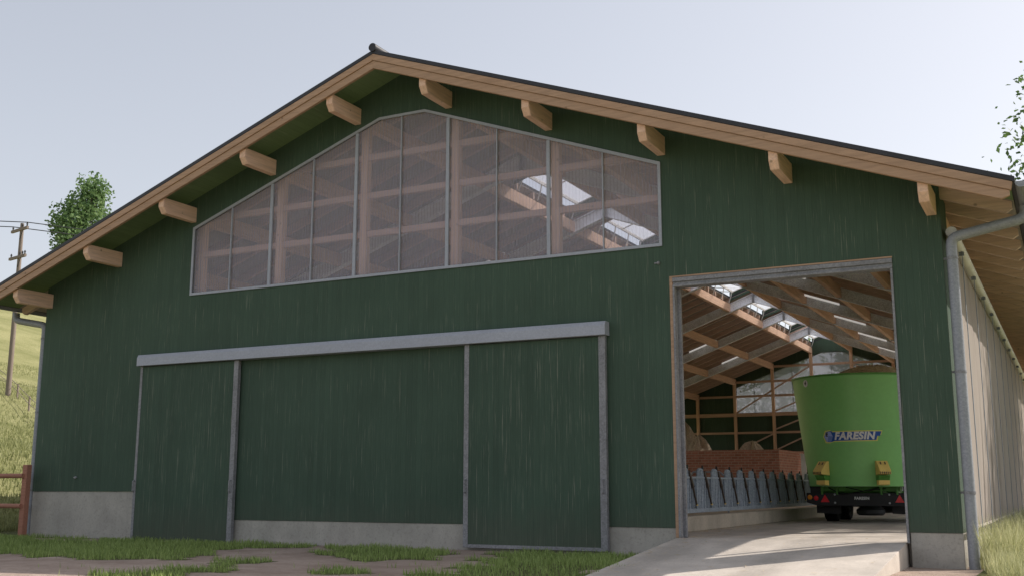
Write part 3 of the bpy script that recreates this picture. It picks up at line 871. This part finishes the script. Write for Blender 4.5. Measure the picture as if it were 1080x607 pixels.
# wheel chocks in holders on the tub
for u in (-.655, .62):
    c = surf(u, 1.15); a = u/radius(1.15)
    fn = lambda p, t: (c.x + math.cos(a)*t + math.sin(a)*p[0], c.y + math.sin(a)*t - math.cos(a)*p[0], p[1])
    b = MB(); b.prism([(.03, 1.42), (.10, 1.42), (.30, 1.20), (.30, 1.12), (.02, 1.10)], fn, -.13, .13)
    ck = part(b, 'wheel_chock', M['yellow'], wag, bevel=.006)
    b = MB()
    for q in range(6): b.prism([(.302, 1.125), (.308, 1.125), (.308, 1.175), (.302, 1.175)], fn, -.12+q*.042, -.10+q*.042)
    for q in (-.05, .05): b.prism([(.135, 1.392), (.14, 1.398), (.185, 1.345), (.18, 1.338)], fn, q-.012, q+.012)
    sub(b, 'grip_tooth', M['rust'], ck)
    b = MB(); b.prism([(.02, 1.098), (.24, 1.098), (.18, .99), (.02, .99)], fn, -.125, .125); sub(b, 'holder', M['lip'], ck)
    b = MB(); b.prism([(.06, .985), (.20, .985), (.20, .89), (.06, .87)], fn, -.125, .125); sub(b, 'chock_foot', M['yellow'], ck)
    
# lettering
def text_mesh(body, size, shear=0, bold=.0):
    cu = bpy.data.curves.new('lettering', 'FONT'); cu.body = body; cu.size = size; cu.shear = shear; cu.offset = bold
    cu.align_x = 'CENTER'; cu.align_y = 'CENTER'; cu.resolution_u = 4; cu.space_character = 1.08
    ob = bpy.data.objects.new('lettering', cu); COL.objects.link(ob)
    dg = bpy.context.evaluated_depsgraph_get(); me = bpy.data.meshes.new_from_object(ob.evaluated_get(dg))
    vs = [tuple(v.co) for v in me.vertices]; fs = [tuple(p.vertices) for p in me.polygons]
    bpy.data.objects.remove(ob); bpy.data.curves.remove(cu); bpy.data.meshes.remove(me)
    return vs, fs
def wrap_poly(poly, uc, zc, off, steps=24):
    """flat outline laid on the round tub, cut in upright strips"""
    mb = MB(); xs_ = sorted(set([p[0] for p in poly] + [min(p[0] for p in poly) + (max(p[0] for p in poly)-min(p[0] for p in poly))*i/steps for i in range(steps+1)]))
    def span(x):
        zz = []
        for (a, b) in zip(poly, poly[1:]+poly[:1]):
            if abs(a[0]-b[0]) < 1e-9: continue
            if min(a[0], b[0])-1e-9 <= x <= max(a[0], b[0])+1e-9: zz.append(a[1] + (b[1]-a[1])*(x-a[0])/(b[0]-a[0]))
        return min(zz), max(zz)
    e = 1e-5
    for x0, x1 in zip(xs_, xs_[1:]):
        if x1-x0 < 1e-4: continue
        l0, h0 = span(x0+e); l1, h1 = span(x1-e)
        o = len(mb.v)
        mb.v += [surf(uc+x0, zc+l0, off), surf(uc+x1, zc+l1, off), surf(uc+x1, zc+h1, off), surf(uc+x0, zc+h0, off)]; mb.f.append((o, o+1, o+2, o+3))
    return mb
UC, ZC = .03, 1.98
outer = [(-.68, .0), (-.62, .135), (-.48, .15), (-.45, .12), (.70, .125), (.66, .02), (.60, .0), (.57, -.115), (-.42, -.125), (-.50, -.15), (-.62, -.145)]
def inset(p, k):
    return [(x - math.copysign(k, x)*1.2 if abs(x) > .4 else x, z - math.copysign(k, z) if z else 0) for x, z in p]
bd = sub(wrap_poly(outer, UC, ZC, .004), 'badge', M['badge_yellow'], tubo)
sub(wrap_poly(inset(outer, .022), UC, ZC, .007), 'badge_panel', M['blue'], tubo)
hexo = [(-.64, .0), (-.59, .11), (-.47, .11), (-.42, .0), (-.47, -.12), (-.59, -.12)]
sub(wrap_poly(hexo, UC, ZC, .010, 8), 'emblem', M['lilac'], tubo)
sub(wrap_poly([(-.53, .02), (-.42, .0), (-.47, -.12), (-.56, -.12)], UC, ZC, .012, 6), 'emblem_side', M['lilacd'], tubo)
def wrap_text(body, size, uc, zc, off, mat, name, shear=0, bold=0, tilt=0):
    vs, fs = text_mesh(body, size, shear, bold); mb = MB()
    mb.v = [tuple(surf(uc+v[0], zc+v[1], off)) for v in vs]; mb.f = fs
    return sub(mb, name, mat, tubo)
wrap_text('E', .12, UC-.575, ZC+.045, .014, M['blackpaint'], 'emblem_letter', .1, .006)
wrap_text('FARESIN', .225, UC+.06, ZC+.0, .012, M['letter'], 'lettering', .22, .011)
disc = [(.085*math.cos(a), .085*math.sin(a)) for a in [2*math.pi*i/24 for i in range(24)]]
sub(wrap_poly(disc, -1.08, 3.24, .006, 12), 'number_disc', M['letter'], tubo)
wrap_text('4', .13, -1.08, 3.24, .010, M['blackpaint'], 'number', 0, .004)
vs, fs = text_mesh('FARESIN', .085, 0, .004); mb = MB(); mb.v = [(bx+v[0]-.0, yb-.004, .575+v[1]) for v in vs]; mb.f = fs
sub(mb, 'lettering', M['letter'], bar)
# feed heaped in the tub
hp = mound(CX+.15, 11.2, ZT-.3, 1.35, 2.6, .74, n=72, rough=.05, seed=9)
rnd = random.Random(5)
for _ in range(5000):
    a = rnd.uniform(0, 6.28); r = math.sqrt(rnd.random())*.95
    x, y = CX+.15+1.33*r*math.cos(a), 11.2+2.5*r*math.sin(a); z = ZT-.3+.74*(1-r*r)**.8 + rnd.uniform(-.01, .05)
    t = Vector((rnd.gauss(0,1), rnd.gauss(0,1), rnd.gauss(0,.5))).normalized()*rnd.uniform(.03, .09); s_ = Vector((rnd.gauss(0,1), rnd.gauss(0,1), rnd.gauss(0,1))).normalized()*.008
    o = len(hp.v); c = Vector((x, y, z)); hp.v += [tuple(c-t), tuple(c+s_), tuple(c+t), tuple(c-s_)]; hp.f.append((o, o+1, o+2, o+3))
tag(hp.build('feed_heap', M['feed']), 'brown heap of chopped feed rising over the rim of the green wagon', 'feed')

# ------------------------------------------------------------------ timber fence on the left
tf = empty('timber_fence', (-9.98, -.25, gz(-10.2, -.25)), 'red brown timber fence of two round rails beside the left barn corner', 'fence')
fy = -.3
for i, x in enumerate((-9.86, -12.5, -14.9, -17.3)):
    d = MB(); zz = gz(x, fy) ; zt = 1.32 + (0 if i == 0 else max(0, gz(x, fy)-gz(-10.12, fy))*.5)
    d.box(x-.075, x+.075, fy-.07, fy+.07, zz-.2, zt); part(d, 'post', M['redwood'], tf, bevel=.012)
for z in (1.07, .39):
    d = MB(); d.tube([(-9.86, fy-.09, z), (-12.5, fy-.09, z+.0), (-14.9, fy-.09, z+.28), (-17.3, fy-.09, z+.75)], .055, 10); part(d, 'rail', M['redwood'], tf, smooth=True)

# ------------------------------------------------------------------ utility pole and wires
px, py = -40.9, 23.1; pz = gz(px, py)
up_ = empty('utility_pole', (px, py, pz), 'tall weathered wooden utility pole with two cross arms on the grassy hill', 'utility pole')
d = MB(); d.tube([(px, py, pz-.3), (px, py, pz+5), (px, py, 15.6)], [.15, .13, .10], 10); part(d, 'pole', M['pole'], up_, smooth=True)
for z, dv_, ln in ((15.2, Vector((.976, -.22, 0)), .95), (13.6, Vector((.976, -.22, 0)), .95)):
    d = MB(); c = Vector((px, py, z)) - Vector((.0, .14, 0)); d.obox(c-dv_*ln, c+dv_*ln, .12, .15); arm = part(d, 'cross_arm', M['pole'], up_)
    for q in (-.85, .35, .9) if z > 14.5 else (-.8, .3, .6, .9):
        b = MB(); p = c + dv_*ln*q; b.lathe([(.02, .07), (.05, .1), (.03, .16), (.06, .2), (.03, .28), (0, .3)], p, 'z', 8)
        o = b.build('insulator', M['dark'], None, smooth=True); o.parent = arm; o.data.transform(Matrix.Translation(-Vector(up_.location)))
    b = MB(); b.obox(c+dv_*ln*.55+Vector((0,-.05,-.05)), Vector((px, py-.12, z-.55)), .03, .04)
    o = b.build('arm_brace', M['dark'], None); o.parent = arm; o.data.transform(Matrix.Translation(-Vector(up_.location)))
def wire(a, m_, b, label):
    d = MB(); pts = []
    for (p, q) in ((a, m_), (m_, b)):
        p, q = Vector(p), Vector(q)
        for i in range(13):
            t = i/12; v = p.lerp(q, t); v.z -= (p-q).length*.018*4*t*(1-t); pts.append(v)
    d.tube(pts[:13] + pts[14:], .028, 5); tag(d.build('power_line', M['dark']), label, 'power line')
dW = Vector((45, 62, 2.5))
for off, dz, lab in ((Vector((-.85, .05, 15.5)), 0, 'lower of the two power lines running from the utility pole'), (Vector((.85, -.33, 15.5)), 0, 'upper of the two power lines running from the utility pole')):
    m_ = Vector((px, py, 0)) + off
    wire(m_ - Vector((60, 60, -3)), m_, m_ + dW, lab)
fp = empty('wire_fence', (-38, 20.5, gz(-38, 20.5)), 'thin old wire fence crossing the hill behind the utility pole', 'fence')
pts = [(-58+6*i, 24.6+1.5*i*0 - .55*i) for i in range(6)]
pts = [(-60 + 4.0*i, 35 - 2.4*i) for i in range(9)]
for (x, y) in pts:
    d = MB(); z = gz(x, y); d.box(x-.035, x+.035, y-.035, y+.035, z-.1, z+.8); part(d, 'post', M['pole'], fp)
for h in (.4, .72):
    d = MB(); d.tube([(x, y, gz(x, y)+h) for x, y in pts], .018, 5); part(d, 'wire', M['pole'], fp)

# ------------------------------------------------------------------ trees
def tree(name, base, height, crown, nblob, nleaf, size, lmat, label, seed, lean=(0, 0), r0=.16, group=None):
    """crown: (cz, rx, ry, rz, ox, oy) ellipsoid relative to base"""
    rnd = random.Random(seed); bx_, by_ = base; bz = gz(bx_, by_)
    root = empty(name, (bx_, by_, bz), label, 'tree', group)
    cz, rx, ry, rz_, ox, oy = crown
    t = MB(); pts = []
    for i in range(9):
        k = i/8; pts.append((bx_ + lean[0]*k + .12*math.sin(k*5+seed), by_ + lean[1]*k + .12*math.cos(k*4+seed), bz - .2 + height*.93*k))
    t.tube(pts, [r0*(1-.85*i/8) for i in range(9)], 9)
    tips = []
    for _ in range(nblob):
        while True:
            u = Vector((rnd.uniform(-1, 1), rnd.uniform(-1, 1), rnd.uniform(-1, 1)))
            if .25 < u.length < 1: break
        c = Vector((bx_ + ox + u.x*rx*(1-.25*max(0, u.z)), by_ + oy + u.y*ry*(1-.25*max(0, u.z)), bz + cz + u.z*rz_))
        tips.append(c)
        zb = min(height*.85, max(height*.18, (c.z-bz) - rnd.uniform(.12, .3)*height)); k = zb/(height*.93)
        s0 = Vector(pts[min(7, int(k*8))]).lerp(Vector(pts[min(8, int(k*8)+1)]), k*8 - int(k*8))
        mid = s0.lerp(c, .5) + Vector((rnd.uniform(-.3, .3), rnd.uniform(-.3, .3), rnd.uniform(0, .35)))*.6
        t.tube([s0, mid, c], [r0*.32*(1-k*.5), r0*.18, .012], 5, False)
    part(t, 'trunk', M['bark'], root, smooth=True)
    lf = MB()
    per = nleaf//nblob; br = (rx*ry*rz_)**(1/3)*.30
    for c in tips:
        for _ in range(per):
            d = Vector((rnd.gauss(0, 1), rnd.gauss(0, 1), rnd.gauss(0, .75)))
            d = d.normalized()*br*(rnd.random()**.45)*1.25
            p = c + d + Vector((0, 0, -.12*br))
            nrm = (Vector((rnd.gauss(0, 1), rnd.gauss(0, 1), rnd.gauss(.5, 1)))).normalized()
            a = nrm.orthogonal().normalized(); a = (Matrix.Rotation(rnd.uniform(0, 6.28), 3, nrm) @ a); b = nrm.cross(a)
            s_ = size*rnd.uniform(.6, 1.2); o = len(lf.v)
            lf.v += [tuple(p - a*s_*.55), tuple(p - a*s_*.05 + b*s_*.34 + nrm*s_*.05), tuple(p + a*s_*.6), tuple(p - a*s_*.05 - b*s_*.34 + nrm*s_*.05)]
            lf.f += [(o, o+1, o+2), (o, o+2, o+3)]
    part(lf, 'crown', lmat, root)
    return root
tree('tree', (-44.8, 30.9), 13.7, (9.6, 2.0, 2.0, 4.6, 0, 0), 75, 15000, .25, M['leaf1'], 'slender leafy green tree showing above the left roof slope', 11, r0=.2)
tree('tree', (18.9, 22.0), 18.5, (11.6, 7.6, 6.0, 6.6, 0, 0), 230, 64000, .20, M['leaf2'], 'broad leafy tree reaching in past the right eave of the barn', 23, r0=.32)
tree('tree', (-1.5, 62), 13, (8.0, 3.0, 3.0, 4.5, 0, 0), 40, 5000, .3, M['leaf1'], 'pale tree glimpsed through the rear gable window above the wagon', 31)
tree('tree', (-9, 70), 15, (9.0, 4.0, 3.5, 5.0, 0, 0), 40, 5000, .32, M['leaf1'], 'tree glimpsed through the rear gable window left of the wagon', 37)

# ------------------------------------------------------------------ grass (nobody could count the blades)
def blades(name, mat, spots, label):
    rnd = random.Random(99); mb = MB()
    for (x, y, h, w) in spots:
        z = gz(x, y) - .01; a = rnd.uniform(0, 6.28); ln = rnd.uniform(.1, .45)*h
        dx, dy = math.cos(a)*ln, math.sin(a)*ln; b = rnd.uniform(0, 6.28); wx, wy = math.cos(b)*w, math.sin(b)*w
        o = len(mb.v)
        mb.v += [(x-wx, y-wy, z), (x+wx, y+wy, z), (x+dx*.35+wx*.75, y+dy*.35+wy*.75, z+h*.55), (x+dx*.35-wx*.75, y+dy*.35-wy*.75, z+h*.55), (x+dx, y+dy, z+h)]
        mb.f += [(o, o+1, o+2, o+3), (o+3, o+2, o+4)]
    ob = mb.build(name, mat); ob['kind'] = 'stuff'; ob['label'] = label; return ob
rnd = random.Random(3); sp = []
while len(sp) < 42000:
    x, y = rnd.uniform(-14, 7.6), rnd.uniform(-7.4, -.15)
    if gmask(x, y):
        cl = .5 + .5*math.sin(x*3.1+math.sin(y*2.7)*2)*math.sin(y*3.7+x)
        sp.append((x, y, rnd.uniform(.045, .115)*(.7+.6*cl), rnd.uniform(.004, .008)))
for _ in range(1500):   # straggling tufts over the bare earth
    x, y = rnd.uniform(-13, 5.2), rnd.uniform(-9, -.2)
    if math.sin(x*2.3+1)*math.sin(y*3.1) > .55: sp.append((x, y, rnd.uniform(.04, .11), .005))
blades('grass', M['grass'], sp, 'short green grass in patches before the barn front')
sp = []
while len(sp) < 40000:
    y = -4 + 32*rnd.random()**1.6; x = 10.16 + rnd.random()*(4.5 if y > 0 else 3.0)
    if y < 0 and x < 10.25 - y*.12: continue
    sp.append((x, y, rnd.uniform(.25, .8)*(1 if y > -.4 else .55), rnd.uniform(.005, .010)))
blades('tall_grass', M['tallgrass'], sp, 'tall pale seeding grass along the right side wall')
sp = []
while len(sp) < 42000:
    t = rnd.random()**1.5*48; x = -11.2 - t; y = x*-.62 - 7 + rnd.uniform(-3-t*.12, 3+t*.2)
    if y > 45: continue
    sp.append((x, y, rnd.uniform(.08, .20), rnd.uniform(.008, .018)))
blades('meadow_grass', M['hillgrass'], sp, 'yellow green meadow grass on the sunny hillside')

lit = MB(); rnd = random.Random(17)
for _ in range(420):
    y = rnd.uniform(-4.5, 7); x = rnd.choice((5.68 + abs(rnd.gauss(0, .25)), rnd.uniform(5.7, 9.1)))
    if y > 1.9: x = 5.12 + abs(rnd.gauss(0, .35))
    if x > 9.15: continue
    z = (.0905*(y+.165) if y < -.165 else 0) + .012
    a = rnd.uniform(0, 3.14); l_ = rnd.uniform(.02, .07); dx, dy = math.cos(a)*l_, math.sin(a)*l_; o = len(lit.v)
    lit.v += [(x-dx, y-dy, z), (x+dy*.12, y-dx*.12, z+.004), (x+dx, y+dy, z+rnd.uniform(0, .012)), (x-dy*.12, y+dx*.12, z+.004)]; lit.f.append((o, o+1, o+2, o+3))
o = lit.build('straw_litter', M['feed']); o['kind'] = 'stuff'; o['label'] = 'a few stray bits of straw on the concrete by the doorway'

# ------------------------------------------------------------------ light, sky, camera
SD = Vector((1, 1, 1.16)).normalized()
sun = bpy.data.lights.new('sun', 'SUN'); sun.energy = 5.0; sun.angle = R(.5); sun.color = (1.0, .93, .84)
so = bpy.data.objects.new('sun', sun); COL.objects.link(so); so.rotation_euler = (-SD).to_track_quat('-Z', 'Y').to_euler()
wd = bpy.data.worlds.new('World'); scn.world = wd; wd.use_nodes = True
nt = wd.node_tree; nt.nodes.clear()
sky = nt.nodes.new('ShaderNodeTexSky'); sky.sky_type = 'NISHITA'; sky.sun_disc = False
sky.sun_elevation = math.asin(SD.z); sky.sun_rotation = math.atan2(SD.x, SD.y)
sky.air_density = 1.0; sky.dust_density = 2.2; sky.ozone_density = 1.0; sky.altitude = 100
hs = nt.nodes.new('ShaderNodeHueSaturation'); hs.inputs['Saturation'].default_value = .50; hs.inputs['Value'].default_value = 2.0
bg = nt.nodes.new('ShaderNodeBackground'); bg.inputs[1].default_value = .15
ow = nt.nodes.new('ShaderNodeOutputWorld')
tint = nt.nodes.new('ShaderNodeMix'); tint.data_type = 'RGBA'; tint.blend_type = 'MULTIPLY'; tint.inputs[0].default_value = 1; tint.inputs[7].default_value = (1.0, .976, .98, 1)
gm = nt.nodes.new('ShaderNodeGamma'); gm.inputs[1].default_value = .68
nt.links.new(sky.outputs[0], gm.inputs[0]); nt.links.new(gm.outputs[0], hs.inputs['Color']); nt.links.new(hs.outputs[0], tint.inputs[6]); nt.links.new(tint.outputs[2], bg.inputs[0]); nt.links.new(bg.outputs[0], ow.inputs[0])

cam = bpy.data.cameras.new('camera'); co = bpy.data.objects.new('camera', cam); COL.objects.link(co)
f_, yaw, pitch, roll = 1140.2343, .4754, .1819, .0009
cam.sensor_fit = 'HORIZONTAL'; cam.sensor_width = 36; cam.lens = 36*f_/1080; cam.clip_end = 2000; cam.clip_start = .05
cy, sy, cp, spn = math.cos(yaw), math.sin(yaw), math.cos(pitch), math.sin(pitch)
F = Vector((-sy*cp, cy*cp, spn)); Rt = Vector((cy, sy, 0)); U = Rt.cross(F)
cr, sr = math.cos(roll), math.sin(roll); R2 = Rt*cr + U*sr; U2 = U*cr - Rt*sr
mt = Matrix((R2, U2, -F)).transposed().to_4x4(); mt.translation = Vector((11.5594, -17.5905, .821))
co.matrix_world = mt
scn.camera = co
scn.view_settings.view_transform = 'Standard'; scn.view_settings.look = 'None'; scn.view_settings.exposure = 0
scn.cycles.max_bounces = 10; scn.cycles.transparent_max_bounces = 24; scn.cycles.diffuse_bounces = 8
